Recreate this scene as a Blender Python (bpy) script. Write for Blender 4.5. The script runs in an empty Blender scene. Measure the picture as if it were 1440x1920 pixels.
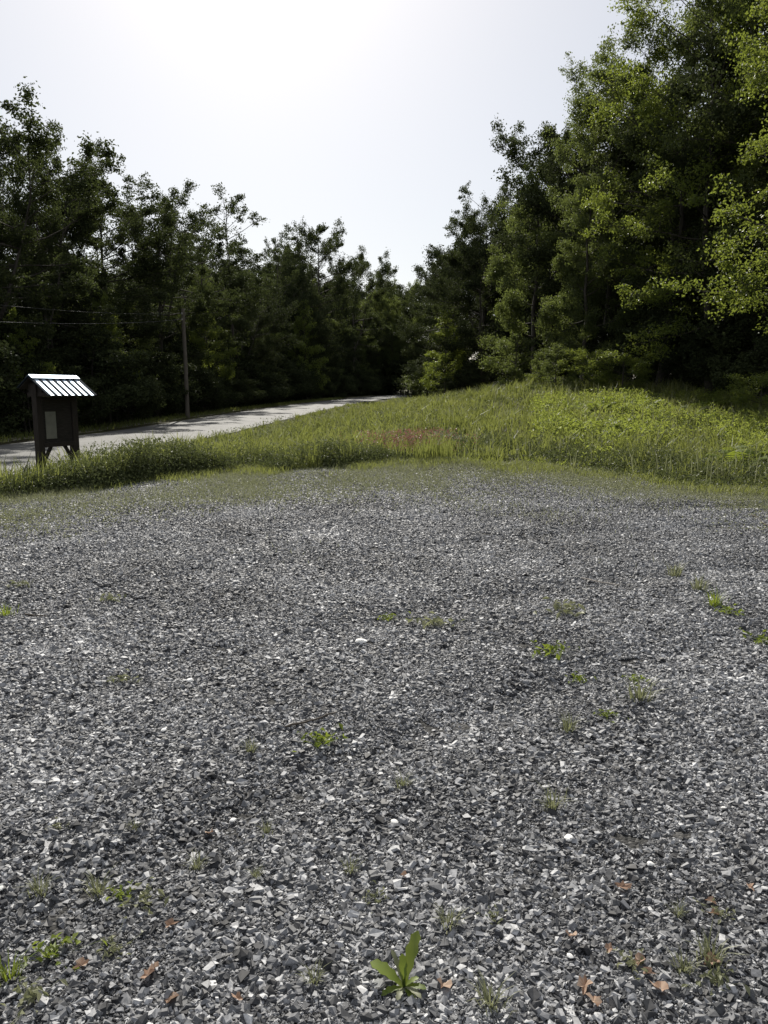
import bpy, math, random
import numpy as np
from mathutils import Vector, Matrix

sc = bpy.context.scene
COL = sc.collection

# ------------------------------------------------------------------ camera
FOC, HZ, EYE = 1442.0, 736.0, 1.6            # focal length and horizon row, in pixels of a 1440 x 1920 frame
PITCH = math.atan((960 - HZ) / FOC)
cam = bpy.data.cameras.new('camera')
cam.sensor_fit = 'VERTICAL'; cam.sensor_height = 24.0
cam.lens = 24.0 * FOC / 1920
cam.clip_start = 0.05; cam.clip_end = 5000
camo = bpy.data.objects.new('camera', cam); COL.objects.link(camo)
camo.location = (0, 0, EYE)
camo.rotation_euler = (math.pi / 2 - PITCH, 0, 0)
sc.camera = camo

# ------------------------------------------------------------------ sky and sun
SUN_AZ, SUN_EL = math.radians(-9), math.radians(37)
world = bpy.data.worlds.new('World'); sc.world = world; world.use_nodes = True
wn = world.node_tree; wn.nodes.clear()
sky = wn.nodes.new('ShaderNodeTexSky'); sky.sky_type = 'NISHITA'; sky.sun_disc = False
sky.sun_elevation = SUN_EL; sky.sun_rotation = SUN_AZ
sky.air_density = 1.0; sky.dust_density = 1.0; sky.ozone_density = 1.0
hsv = wn.nodes.new('ShaderNodeHueSaturation'); hsv.inputs['Saturation'].default_value = 0.9
bg = wn.nodes.new('ShaderNodeBackground'); bg.inputs['Strength'].default_value = 0.064
wo = wn.nodes.new('ShaderNodeOutputWorld')
veil = wn.nodes.new('ShaderNodeMix'); veil.data_type = 'RGBA'; veil.inputs[0].default_value = 0.45; veil.inputs[7].default_value = (10.9, 10.8, 10.8, 1)
wn.links.new(sky.outputs[0], hsv.inputs['Color']); wn.links.new(hsv.outputs[0], veil.inputs[6]); wn.links.new(veil.outputs[2], bg.inputs['Color'])
wn.links.new(bg.outputs[0], wo.inputs['Surface'])
sun = bpy.data.lights.new('sun', 'SUN'); sun.energy = 5.0; sun.angle = math.radians(0.6); sun.color = (1.0, 0.95, 0.86)
suno = bpy.data.objects.new('sun', sun); COL.objects.link(suno)
to_sun = Vector((math.sin(SUN_AZ) * math.cos(SUN_EL), math.cos(SUN_AZ) * math.cos(SUN_EL), math.sin(SUN_EL)))
suno.rotation_euler = to_sun.to_track_quat('Z', 'Y').to_euler(); suno.location = (0, 0, 60)
sc.view_settings.view_transform = 'Standard'; sc.view_settings.look = 'None'
sc.view_settings.gamma = 1.0; sc.view_settings.exposure = 0.5
sc.render.engine = 'CYCLES'
sc.cycles.max_bounces = 6; sc.cycles.diffuse_bounces = 4; sc.cycles.transmission_bounces = 4; sc.cycles.glossy_bounces = 2
sc.cycles.use_denoising = True

# ------------------------------------------------------------------ layout helpers
CP, SP = math.cos(PITCH), math.sin(PITCH)
RA = math.atan((800 - 720) / FOC)             # heading of the road, to the right of straight ahead
CR, SR = math.cos(RA), math.sin(RA)

def bend_of(s): return 0.0009 * np.maximum(0, np.minimum(s, 220) - 50) ** 2   # the road bends right beyond 50 m
def road_frame(x, y):                          # along the road, across it (right is positive)
    s = x * SR + y * CR
    return s, x * CR - y * SR - bend_of(s)
def from_road(s, d):
    d = d + bend_of(s)
    return s * SR + d * CR, s * CR - d * SR
def sstep(t):
    t = np.clip(t, 0, 1); return t * t * (3 - 2 * t)
def hgt(x, y):                                 # the lie of the land
    x = np.asarray(x, float); y = np.asarray(y, float)
    s, d = road_frame(x, y)
    bank = 1.8 * sstep((d + 6.3) / 13.0) * sstep((y - 12.5) / 25.0)
    rise = 0.012 * np.clip(s - 35, 0, 100) * (1 - sstep((d + 8.0) / 10.0))
    ditch = -0.16 * sstep((-4.0 - d) / 3.5) * sstep((y + 4) / 8)
    wood = 1.1 * sstep((-15.0 - d) / 22.0)
    right = 0.03 * np.clip(d - 14, 0, 60) * sstep((y + 5) / 20)
    bumps = 0.05 * np.sin(x * 0.9 + 1.3) * np.cos(y * 0.7) * sstep((y - 16) / 6) * sstep((d + 7) / 3)
    far = 6.0 * sstep((np.hypot(x, y) - 170) / 350)
    return bank + rise + ditch + wood + right + bumps + far
def h1(x, y): return float(hgt(x, y))
def at(px, py, z=0.0):                         # the point of the ground plane seen at that spot of the photograph
    t = (960 - py) / FOC
    y = (z - EYE) * (CP + t * SP) / (t * CP - SP)
    return (px - 720) / FOC * (y * CP - (z - EYE) * SP), y
def x_at(px, y, z=1.6): return (px - 720) / FOC * (y * CP - (z - EYE) * SP)
def z_at(py, y):
    t = (960 - py) / FOC
    return EYE + y * (t * CP - SP) / (CP + t * SP)

def tag(o, label=None, cat=None, group=None, kind=None):
    if label: o['label'] = label
    if cat: o['category'] = cat
    if group: o['group'] = group
    if kind: o['kind'] = kind
    return o
def link(name, data, mat=None, parent=None):
    o = bpy.data.objects.new(name, data); COL.objects.link(o)
    if mat is not None and data is not None and not data.materials: data.materials.append(mat)
    if parent is not None: o.parent = parent
    return o
def empty(name, loc, rz=0.0):
    o = bpy.data.objects.new(name, None); COL.objects.link(o)
    o.location = loc; o.rotation_euler = (0, 0, rz); o.empty_display_size = 0.2
    return o

def np_mesh(name, verts, faces, rnd=None, smooth=False):
    """verts (n,3); faces: list of equal-width int arrays (m,k)."""
    me = bpy.data.meshes.new(name)
    verts = np.asarray(verts, np.float32)
    me.vertices.add(len(verts)); me.vertices.foreach_set('co', verts.ravel())
    if isinstance(faces, np.ndarray): faces = [faces]
    loops = np.concatenate([f.ravel() for f in faces]).astype(np.int32)
    cnt = np.concatenate([np.full(len(f), f.shape[1], np.int32) for f in faces])
    start = np.concatenate([[0], np.cumsum(cnt)[:-1]]).astype(np.int32)
    me.loops.add(len(loops)); me.loops.foreach_set('vertex_index', loops)
    me.polygons.add(len(cnt)); me.polygons.foreach_set('loop_start', start)
    me.polygons.foreach_set('loop_total', cnt)
    me.polygons.foreach_set('use_smooth', np.full(len(cnt), smooth, bool))
    if rnd is not None:
        a = me.attributes.new('rnd', 'FLOAT', 'POINT'); a.data.foreach_set('value', np.asarray(rnd, np.float32))
    me.update(calc_edges=True); me.validate()
    return me

# ------------------------------------------------------------------ materials
def new_mat(name):
    m = bpy.data.materials.new(name); m.use_nodes = True
    nt = m.node_tree; nt.nodes.clear()
    out = nt.nodes.new('ShaderNodeOutputMaterial')
    return m, nt, out
def N(nt, t, **kw):
    n = nt.nodes.new(t)
    for k, v in kw.items():
        if k in n.inputs: n.inputs[k].default_value = v
        else: setattr(n, k, v)
    return n
def ramp(nt, stops, interp='LINEAR'):
    r = nt.nodes.new('ShaderNodeValToRGB'); r.color_ramp.interpolation = interp
    e = r.color_ramp.elements
    while len(e) < len(stops): e.new(0.5)
    for k, (p, c) in enumerate(stops):
        e[k].position = p; e[k].color = (*c, 1)
    return r

def leaf_mat(name, dark, mid, light, trans, tmix=0.4, rough=0.5, spec=0.35):
    m, nt, out = new_mat(name); L = nt.links
    at_ = N(nt, 'ShaderNodeAttribute', attribute_name='rnd')
    oi = N(nt, 'ShaderNodeObjectInfo')
    add = N(nt, 'ShaderNodeMath', operation='MULTIPLY_ADD'); L.new(oi.outputs['Random'], add.inputs[0])
    add.inputs[1].default_value = 0.3; L.new(at_.outputs['Fac'], add.inputs[2])
    sub = N(nt, 'ShaderNodeMath', operation='SUBTRACT'); L.new(add.outputs[0], sub.inputs[0]); sub.inputs[1].default_value = 0.15
    r = ramp(nt, [(0.0, dark), (0.5, mid), (1.0, light)]); L.new(sub.outputs[0], r.inputs[0])
    p = N(nt, 'ShaderNodeBsdfPrincipled', Roughness=rough); p.inputs['Specular IOR Level'].default_value = spec
    L.new(r.outputs[0], p.inputs['Base Color'])
    t = N(nt, 'ShaderNodeBsdfTranslucent')
    mx = N(nt, 'ShaderNodeMix', data_type='RGBA', blend_type='MULTIPLY'); mx.inputs[0].default_value = 1.0
    hs = N(nt, 'ShaderNodeMix', data_type='RGBA'); hs.inputs[0].default_value = 0.55
    L.new(r.outputs[0], hs.inputs[6]); hs.inputs[7].default_value = (*trans, 1)
    L.new(hs.outputs[2], t.inputs['Color'])
    mix = N(nt, 'ShaderNodeMixShader'); mix.inputs[0].default_value = tmix
    L.new(p.outputs[0], mix.inputs[1]); L.new(t.outputs[0], mix.inputs[2]); L.new(mix.outputs[0], out.inputs[0])
    return m
M = {}
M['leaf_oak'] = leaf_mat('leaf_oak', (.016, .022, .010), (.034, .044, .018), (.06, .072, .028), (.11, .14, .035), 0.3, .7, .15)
M['leaf_maple'] = leaf_mat('leaf_maple', (.026, .038, .015), (.06, .08, .028), (.11, .135, .045), (.24, .29, .06), 0.42, .55, .25)
M['leaf_birch'] = leaf_mat('leaf_birch', (.03, .045, .012), (.075, .105, .022), (.14, .18, .035), (.34, .40, .055), 0.45)
M['leaf_shaded'] = leaf_mat('leaf_shaded', (.018, .025, .012), (.036, .046, .020), (.06, .072, .030), (.08, .10, .03), 0.22, .75, .1)  # no separate species: the wood's shade is put into this darker leaf colour
M['grass'] = leaf_mat('grass', (.045, .062, .02), (.105, .13, .036), (.22, .22, .085), (.34, .37, .08), 0.45, 0.55)
M['weed'] = leaf_mat('weed', (.035, .045, .02), (.065, .08, .032), (.12, .135, .06), (.17, .2, .06), 0.3, 0.6, .2)
M['bright_weed'] = leaf_mat('bright_weed', (.07, .10, .022), (.15, .195, .04), (.25, .29, .07), (.46, .52, .09), 0.48, .55, .25)
M['fern'] = leaf_mat('fern', (.06, .09, .016), (.12, .17, .025), (.19, .24, .04), (.42, .5, .06), 0.5)
M['flower'] = leaf_mat('flower', (.14, .06, .05), (.26, .12, .10), (.36, .19, .17), (.35, .17, .14), 0.3)
M['gravel_weed'] = leaf_mat('gravel_weed', (.05, .075, .015), (.12, .17, .025), (.2, .24, .05), (.35, .42, .05), 0.4)
M['gravel_weed_dull'] = leaf_mat('gravel_weed_dull', (.10, .11, .06), (.17, .18, .10), (.27, .27, .17), (.28, .3, .14), 0.35)
M['dry_leaf'] = leaf_mat('dry_leaf', (.19, .115, .075), (.34, .225, .16), (.5, .39, .30), (.36, .23, .15), 0.25, .7, .2)

def simple(name, col, rough=0.8, spec=0.3, metal=0.0, noise=None, bump=0.0, bscale=30.0):
    m, nt, out = new_mat(name); L = nt.links
    p = N(nt, 'ShaderNodeBsdfPrincipled', Roughness=rough, Metallic=metal); p.inputs['Specular IOR Level'].default_value = spec
    p.inputs['Base Color'].default_value = (*col, 1)
    tc = N(nt, 'ShaderNodeTexCoord')
    if noise:
        sc_, col2, stretch = noise
        mp = N(nt, 'ShaderNodeMapping'); mp.inputs['Scale'].default_value = stretch
        L.new(tc.outputs['Object'], mp.inputs[0])
        nz = N(nt, 'ShaderNodeTexNoise', Scale=sc_, Detail=6.0); L.new(mp.outputs[0], nz.inputs['Vector'])
        r = ramp(nt, [(0.3, col), (0.7, col2)]); L.new(nz.outputs['Fac'], r.inputs[0]); L.new(r.outputs[0], p.inputs['Base Color'])
        if bump:
            b = N(nt, 'ShaderNodeBump', Strength=bump, Distance=0.02); L.new(nz.outputs['Fac'], b.inputs['Height']); L.new(b.outputs[0], p.inputs['Normal'])
    L.new(p.outputs[0], out.inputs[0])
    return m
M['bark'] = simple('bark', (.035, .03, .025), 0.9, 0.2, 0, (14, (.09, .08, .068), (1, 1, .22)), 0.7)
M['post_wood'] = simple('post_wood', (.018, .015, .013), 0.85, 0.15, 0, (12, (.038, .031, .026), (6, 6, .5)), 0.4)
M['board_wood'] = simple('board_wood', (.016, .014, .012), 0.85, 0.15, 0, (10, (.034, .029, .025), (1, 6, 6)), 0.3)
M['pole_wood'] = simple('pole_wood', (.10, .085, .07), 0.85, 0.2, 0, (9, (.17, .15, .125), (5, 5, .3)), 0.4)
M['paper'] = simple('paper', (.12, .12, .10), 0.6, 0.3, 0, (7, (.17, .165, .135), (1, 1, 1)))
M['metal_roof'] = simple('metal_roof', (.30, .39, .48), 0.48, 0.5, 0.9, (5, (.38, .46, .54), (1, 1, 1)))
M['metal_seam'] = simple('metal_seam', (.018, .024, .032), 0.9, 0.05, 0)
M['wire'] = simple('wire', (.10, .10, .10), 0.7, 0.2, 0)
M['ceramic'] = simple('ceramic', (.35, .33, .3), 0.3, 0.5)
M['twig'] = simple('twig', (.05, .042, .034), 0.85, 0.2, 0, (40, (.10, .085, .07), (1, 1, 1)))
M['twig_pale'] = simple('twig_pale', (.28, .25, .21), 0.8, 0.2, 0, (40, (.38, .34, .3), (1, 1, 1)))
M['pale_stone'] = simple('pale_stone', (.74, .73, .70), 0.5, 0.4, 0, (30, (.84, .83, .80), (1, 1, 1)), 0.4)

_p = [n for n in M['pale_stone'].node_tree.nodes if n.type == 'BSDF_PRINCIPLED'][0]
_p.inputs['Subsurface Weight'].default_value = 0.7; _p.inputs['Subsurface Radius'].default_value = (.03, .03, .03); _p.inputs['Subsurface Scale'].default_value = 1.0
def ground_mat():
    m, nt, out = new_mat('meadow_soil'); L = nt.links
    tc = N(nt, 'ShaderNodeTexCoord')
    n1 = N(nt, 'ShaderNodeTexNoise', Scale=0.35, Detail=8.0); L.new(tc.outputs['Object'], n1.inputs['Vector'])
    n2 = N(nt, 'ShaderNodeTexNoise', Scale=9.0, Detail=8.0); L.new(tc.outputs['Object'], n2.inputs['Vector'])
    r1 = ramp(nt, [(0.35, (.045, .04, .022)), (0.65, (.06, .068, .024))]); L.new(n1.outputs['Fac'], r1.inputs[0])
    r2 = ramp(nt, [(0.3, (.45, .45, .45)), (0.7, (1.3, 1.25, 1.1))]); L.new(n2.outputs['Fac'], r2.inputs[0])
    mx = N(nt, 'ShaderNodeMix', data_type='RGBA', blend_type='MULTIPLY'); mx.inputs[0].default_value = 1
    L.new(r1.outputs[0], mx.inputs[6]); L.new(r2.outputs[0], mx.inputs[7])
    p = N(nt, 'ShaderNodeBsdfPrincipled', Roughness=0.95); p.inputs['Specular IOR Level'].default_value = 0.1
    L.new(mx.outputs[2], p.inputs['Base Color'])
    b = N(nt, 'ShaderNodeBump', Strength=0.6, Distance=0.06); L.new(n2.outputs['Fac'], b.inputs['Height']); L.new(b.outputs[0], p.inputs['Normal'])
    L.new(p.outputs[0], out.inputs[0]); return m
def lot_mat():
    m, nt, out = new_mat('stone_dust'); L = nt.links
    tc = N(nt, 'ShaderNodeTexCoord')
    v = N(nt, 'ShaderNodeTexVoronoi', Scale=90.0); L.new(tc.outputs['Object'], v.inputs['Vector'])
    r = ramp(nt, [(0.0, (.018, .018, .017)), (0.6, (.05, .049, .047)), (1.0, (.10, .098, .094))])
    sep = N(nt, 'ShaderNodeSeparateColor'); L.new(v.outputs['Color'], sep.inputs[0]); L.new(sep.outputs[0], r.inputs[0])
    p = N(nt, 'ShaderNodeBsdfPrincipled', Roughness=0.9); p.inputs['Specular IOR Level'].default_value = 0.2
    L.new(r.outputs[0], p.inputs['Base Color'])
    b = N(nt, 'ShaderNodeBump', Strength=0.8, Distance=0.01); L.new(v.outputs['Distance'], b.inputs['Height']); b.invert = True
    L.new(b.outputs[0], p.inputs['Normal']); L.new(p.outputs[0], out.inputs[0]); return m
def stone_mat():
    m, nt, out = new_mat('slate_gravel'); L = nt.links
    a = N(nt, 'ShaderNodeAttribute', attribute_name='rnd')
    tc = N(nt, 'ShaderNodeTexCoord'); geo = N(nt, 'ShaderNodeNewGeometry')
    n1 = N(nt, 'ShaderNodeTexNoise', Scale=0.8, Detail=4.0); L.new(geo.outputs['Position'], n1.inputs['Vector'])
    ad = N(nt, 'ShaderNodeMath', operation='MULTIPLY_ADD'); L.new(n1.outputs['Fac'], ad.inputs[0]); ad.inputs[1].default_value = 0.9
    L.new(a.outputs['Fac'], ad.inputs[2])
    sb = N(nt, 'ShaderNodeMath', operation='SUBTRACT'); L.new(ad.outputs[0], sb.inputs[0]); sb.inputs[1].default_value = 0.45
    r = ramp(nt, [(0.0, (.018, .018, .02)), (0.36, (.09, .092, .097)), (0.68, (.25, .253, .262)), (1.0, (.52, .52, .52))])
    L.new(sb.outputs[0], r.inputs[0])
    n2 = N(nt, 'ShaderNodeTexNoise', Scale=120.0, Detail=4.0); L.new(geo.outputs['Position'], n2.inputs['Vector'])
    r2 = ramp(nt, [(0.3, (.7, .7, .7)), (0.7, (1.2, 1.2, 1.2))]); L.new(n2.outputs['Fac'], r2.inputs[0])
    mx = N(nt, 'ShaderNodeMix', data_type='RGBA', blend_type='MULTIPLY'); mx.inputs[0].default_value = 1
    L.new(r.outputs[0], mx.inputs[6]); L.new(r2.outputs[0], mx.inputs[7])
    p = N(nt, 'ShaderNodeBsdfPrincipled', Roughness=0.62); p.inputs['Specular IOR Level'].default_value = 0.35
    L.new(mx.outputs[2], p.inputs['Base Color']); L.new(p.outputs[0], out.inputs[0]); return m
def road_mat():
    m, nt, out = new_mat('old_asphalt'); L = nt.links
    tc = N(nt, 'ShaderNodeTexCoord')
    n1 = N(nt, 'ShaderNodeTexNoise', Scale=60.0, Detail=6.0); L.new(tc.outputs['Object'], n1.inputs['Vector'])
    n2 = N(nt, 'ShaderNodeTexNoise', Scale=0.5, Detail=5.0); L.new(tc.outputs['Object'], n2.inputs['Vector'])
    r1 = ramp(nt, [(0.3, (.075, .075, .072)), (0.7, (.135, .135, .128))]); L.new(n1.outputs['Fac'], r1.inputs[0])
    r2 = ramp(nt, [(0.35, (.8, .8, .8)), (0.65, (1.15, 1.15, 1.15))]); L.new(n2.outputs['Fac'], r2.inputs[0])
    v = N(nt, 'ShaderNodeTexVoronoi', Scale=0.55, feature='DISTANCE_TO_EDGE'); L.new(tc.outputs['Object'], v.inputs['Vector'])
    r3 = ramp(nt, [(0.0, (.3, .3, .3)), (0.012, (1, 1, 1))]); L.new(v.outputs['Distance'], r3.inputs[0])
    mx = N(nt, 'ShaderNodeMix', data_type='RGBA', blend_type='MULTIPLY'); mx.inputs[0].default_value = 1
    L.new(r1.outputs[0], mx.inputs[6]); L.new(r2.outputs[0], mx.inputs[7])
    mx2 = N(nt, 'ShaderNodeMix', data_type='RGBA', blend_type='MULTIPLY'); mx2.inputs[0].default_value = 1
    L.new(mx.outputs[2], mx2.inputs[6]); L.new(r3.outputs[0], mx2.inputs[7])
    p = N(nt, 'ShaderNodeBsdfPrincipled', Roughness=0.8); p.inputs['Specular IOR Level'].default_value = 0.25
    L.new(mx2.outputs[2], p.inputs['Base Color'])
    b = N(nt, 'ShaderNodeBump', Strength=0.3, Distance=0.01); L.new(n1.outputs['Fac'], b.inputs['Height']); L.new(b.outputs[0], p.inputs['Normal'])
    L.new(p.outputs[0], out.inputs[0]); return m
M['soil'] = ground_mat(); M['lot'] = lot_mat(); M['stone'] = stone_mat(); M['road'] = road_mat()
M['shoulder'] = simple('dry_verge', (.15, .14, .10), 0.95, 0.1, 0, (5, (.26, .24, .18), (1, 1, 1)))

# ------------------------------------------------------------------ ground, lot, road
def axis(lo, hi, step, far, n):
    a = list(np.arange(lo, hi + 1e-6, step))
    g = np.geomspace(step, far, n); p = hi; b = []
    for q in np.cumsum(g): b.append(hi + q)
    c = [lo - q for q in np.cumsum(g)][::-1]
    return np.array(c + a + b)
def grid_mesh(name, X, Y, Z, smooth=True):
    ny, nx = X.shape
    i = np.arange(ny - 1)[:, None] * nx + np.arange(nx - 1)[None, :]
    f = np.stack([i, i + 1, i + nx + 1, i + nx], -1).reshape(-1, 4)
    return np_mesh(name, np.stack([X.ravel(), Y.ravel(), Z.ravel()], 1), f, smooth=smooth)
gx = axis(-40, 40, 0.8, 260, 22); gy = axis(-10, 90, 0.8, 260, 22)
GX, GY = np.meshgrid(gx, gy)
tag(link('ground', grid_mesh('ground', GX, GY, hgt(GX, GY)), M['soil']), kind='structure')

EX = np.array([-30, -16, -12, -9, -6.1, -3.7, -2.0, -.2, 1.2, 2.6, 3.6, 4.6, 6.2, 9, 13, 30])
EY = np.array([3.0, 6.5, 9.0, 10.6, 12.3, 14.4, 15.4, 16.2, 16.3, 15.9, 14.9, 13.2, 11.4, 8.6, 5.5, 1.0])
def edge(x):
    x = np.asarray(x, float)
    return np.interp(x, EX, EY) + 0.28 * np.sin(x * 1.7 + .5) + 0.2 * np.sin(x * 4.3 + 1) + 0.1 * np.sin(x * 11 + 2)
def lot_z(x, y):                               # the surface of the lot: shallow hollows and two curved wheel ruts
    x = np.asarray(x, float); y = np.asarray(y, float)
    n = (np.sin(x * 1.9 + .6 * y + .4) + np.sin(.9 * x - 1.6 * y + 2) + np.sin(2.9 * x + 1.7 * y + 1) * .6 + np.sin(.7 * y + 3)) / 3.6
    r = np.hypot(x - 6.0, y + 3.5)
    rut = sum(np.exp(-((r - q) / w) ** 2) for q, w in ((9.0, .22), (10.6, .24), (12.6, .25), (14.1, .25)))
    return hgt(x, y) + .032 + np.clip(.018 * n + .012 - .035 * rut, -.028, .04)
def lz(x, y): return float(lot_z(x, y))
lx = np.arange(-16, 16.01, 0.1); lv = np.linspace(0, 1, 260)
LX = np.repeat(lx[None, :], 260, 0); LY = -9 + (edge(lx)[None, :] + 9) * lv[:, None]
tag(link('gravel_lot', grid_mesh('gravel_lot', LX, LY, lot_z(LX, LY)), M['lot']), kind='structure')

D0, D1 = -14.2, -8.5
rs = np.arange(-30, 190, 1.5); rd = np.linspace(D0, D1, 9)
S, D = np.meshgrid(rs, rd, indexing='ij')
RX, RY = from_road(S, D)
crown = 0.05 * (1 - ((D - (D0 + D1) / 2) / ((D1 - D0) / 2)) ** 2)
tag(link('road', grid_mesh('road', RX, RY, hgt(RX, RY) + 0.03 + crown), M['road']), kind='structure')
rd2 = np.array([-16.0, -15.6, -15.0])
S, D = np.meshgrid(np.arange(18, 150, 1.5), rd2, indexing='ij')
D = D + 0.12 * np.sin(S * 1.7) + 0.1 * np.sin(S * .6 + 1)
RX, RY = from_road(S, D)
tag(link('dirt_shoulder', grid_mesh('dirt_shoulder', RX, RY, hgt(RX, RY) + 0.02), M['shoulder']), kind='structure')

# ------------------------------------------------------------------ gravel stones (stuff)
rg = np.random.default_rng(11)
CUBE = np.array([[-1, -1, -1], [1, -1, -1], [1, 1, -1], [-1, 1, -1], [-1, -1, 1], [1, -1, 1], [1, 1, 1], [-1, 1, 1]], float)
CF = np.array([[0, 3, 2, 1], [4, 5, 6, 7], [0, 1, 5, 4], [1, 2, 6, 5], [2, 3, 7, 6], [3, 0, 4, 7]])
CT = np.concatenate([CF[:, [0, 1, 2]], CF[:, [0, 2, 3]]])
def rot_mats(n, rng, tilt):
    az = rng.uniform(0, 2 * np.pi, n); tx = rng.normal(0, tilt, n); ty = rng.normal(0, tilt, n)
    def R(ax, a):
        c, s = np.cos(a), np.sin(a); m = np.zeros((n, 3, 3)); i, j = [(1, 2), (0, 2), (0, 1)][ax]
        m[:, ax, ax] = 1; m[:, i, i] = c; m[:, j, j] = c; m[:, i, j] = -s; m[:, j, i] = s; return m
    return R(2, az) @ R(0, tx) @ R(1, ty) @ R(2, rng.uniform(0, 6, n))
def stone_patch(name, rad, step, rng):
    k = int(rad / step) + 1
    gx_, gy_ = np.meshgrid(np.arange(-k, k + 1), np.arange(-k, k + 1))
    p = np.stack([gx_.ravel(), gy_.ravel()], 1) * step + rng.normal(0, step * .35, (gx_.size, 2))
    p = p[np.hypot(p[:, 0], p[:, 1]) < rad]
    n = len(p)
    size = np.clip(rng.lognormal(math.log(0.0028), 0.58, n), .0016, .0125)
    V = CUBE[None] * (1 + rng.normal(0, .34, (n, 8, 3)))
    V[:, 4:, :2] *= rng.uniform(.4, .95, (n, 1, 1))
    V *= size[:, None, None] * np.stack([rng.uniform(.9, 1.5, n), rng.uniform(.6, 1.0, n), rng.uniform(.28, .6, n)], 1)[:, None, :]
    V = np.einsum('nij,nkj->nki', rot_mats(n, rng, .38), V)
    V[:, :, 0] += p[:, 0:1]; V[:, :, 1] += p[:, 1:2]; V[:, :, 2] += (size * rng.uniform(.1, .75, n))[:, None]
    F = (CT[None] + (np.arange(n) * 8)[:, None, None]).reshape(-1, 3)
    rnd = np.clip(rng.beta(1.25, 1.75, n), 0, 1)
    return np_mesh(name, V.reshape(-1, 3), F, np.repeat(rnd, 8))
patches = bpy.data.collections.new('gravel_patches')
for k in range(10):
    me = stone_patch('gravel_patch', 0.17, 0.0053, rg); me.materials.append(M['stone'])
    patches.objects.link(bpy.data.objects.new('gravel_patch_%02d' % k, me))
ps = 0.235
px_, py_ = np.meshgrid(np.arange(-15, 15, ps), np.arange(-3, 17, ps))
P = np.stack([px_.ravel(), py_.ravel()], 1) + rg.uniform(-.06, .06, (px_.size, 2))
keep = (P[:, 1] < edge(P[:, 0]) - .05 + rg.normal(0, .12, len(P))) & (np.abs(P[:, 0]) < 3.5 + 0.75 * np.maximum(P[:, 1], 0))
P = P[keep]
gme = bpy.data.meshes.new('gravel'); gme.vertices.add(len(P))
gme.vertices.foreach_set('co', np.column_stack([P, lot_z(P[:, 0], P[:, 1]) + 0.001]).astype(np.float32).ravel())
def pt_attr(nm, typ, key, val): a = gme.attributes.new(nm, typ, 'POINT'); a.data.foreach_set(key, val)
ga = rg.uniform(0, 6.28, len(P)); e_ = .06
dzx = (lot_z(P[:, 0] + e_, P[:, 1]) - lot_z(P[:, 0] - e_, P[:, 1])) / (2 * e_); dzy = (lot_z(P[:, 0], P[:, 1] + e_) - lot_z(P[:, 0], P[:, 1] - e_)) / (2 * e_)
pt_attr('turn', 'FLOAT_VECTOR', 'vector', np.column_stack([-np.sin(ga) * dzx + np.cos(ga) * dzy, -(np.cos(ga) * dzx + np.sin(ga) * dzy), ga]).astype(np.float32).ravel())
pt_attr('size', 'FLOAT', 'value', rg.uniform(.9, 1.15, len(P)).astype(np.float32))
pt_attr('pick', 'INT', 'value', rg.integers(0, 10, len(P)).astype(np.int32))
go = link('gravel', gme); tag(go, 'loose grey crushed slate gravel covering the lot', 'gravel', kind='stuff')
ng = bpy.data.node_groups.new('gravel_scatter', 'GeometryNodeTree')
ng.interface.new_socket('Geometry', in_out='INPUT', socket_type='NodeSocketGeometry')
ng.interface.new_socket('Geometry', in_out='OUTPUT', socket_type='NodeSocketGeometry')
gi, gout = ng.nodes.new('NodeGroupInput'), ng.nodes.new('NodeGroupOutput')
iop = ng.nodes.new('GeometryNodeInstanceOnPoints'); ci = ng.nodes.new('GeometryNodeCollectionInfo')
ci.inputs['Collection'].default_value = patches; ci.inputs['Separate Children'].default_value = True; ci.inputs['Reset Children'].default_value = True
def named(nm, typ): n = ng.nodes.new('GeometryNodeInputNamedAttribute'); n.data_type = typ; n.inputs[0].default_value = nm; return n.outputs[0]
ng.links.new(gi.outputs[0], iop.inputs['Points']); ng.links.new(ci.outputs[0], iop.inputs['Instance'])
iop.inputs['Pick Instance'].default_value = True
ng.links.new(named('pick', 'INT'), iop.inputs['Instance Index'])
ng.links.new(named('turn', 'FLOAT_VECTOR'), iop.inputs['Rotation']); ng.links.new(named('size', 'FLOAT'), iop.inputs['Scale'])
ng.links.new(iop.outputs[0], gout.inputs[0])
go.modifiers.new('scatter', 'NODES').node_group = ng

# ------------------------------------------------------------------ foliage builders
def unit(v): return v / np.maximum(np.linalg.norm(v, axis=-1, keepdims=True), 1e-9)
def leaf_cloud(pos, size, rng, upbias=0.7, width=0.62, fold=0.18):
    """one rhombic, folded leaf (two triangles) at each position"""
    n = len(pos)
    nrm = rng.normal(0, 1, (n, 3)); nrm[:, 2] += upbias; nrm = unit(nrm)
    t = unit(np.cross(nrm, rng.normal(0, 1, (n, 3)))); t[:, 2] -= 0.25; t = unit(t)
    b = np.cross(nrm, t)
    l = (size * rng.uniform(.65, 1.25, n))[:, None]
    V = np.stack([pos - t * l * .5, pos + b * l * width * .5 + nrm * l * fold - t * l * .08, pos + t * l * .5, pos - b * l * width * .5 + nrm * l * fold - t * l * .08], 1)
    i = np.arange(n)[:, None] * 4
    F = np.concatenate([i + np.array([[0, 2, 1]]), i + np.array([[0, 3, 2]])])
    return V.reshape(-1, 3), F
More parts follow.
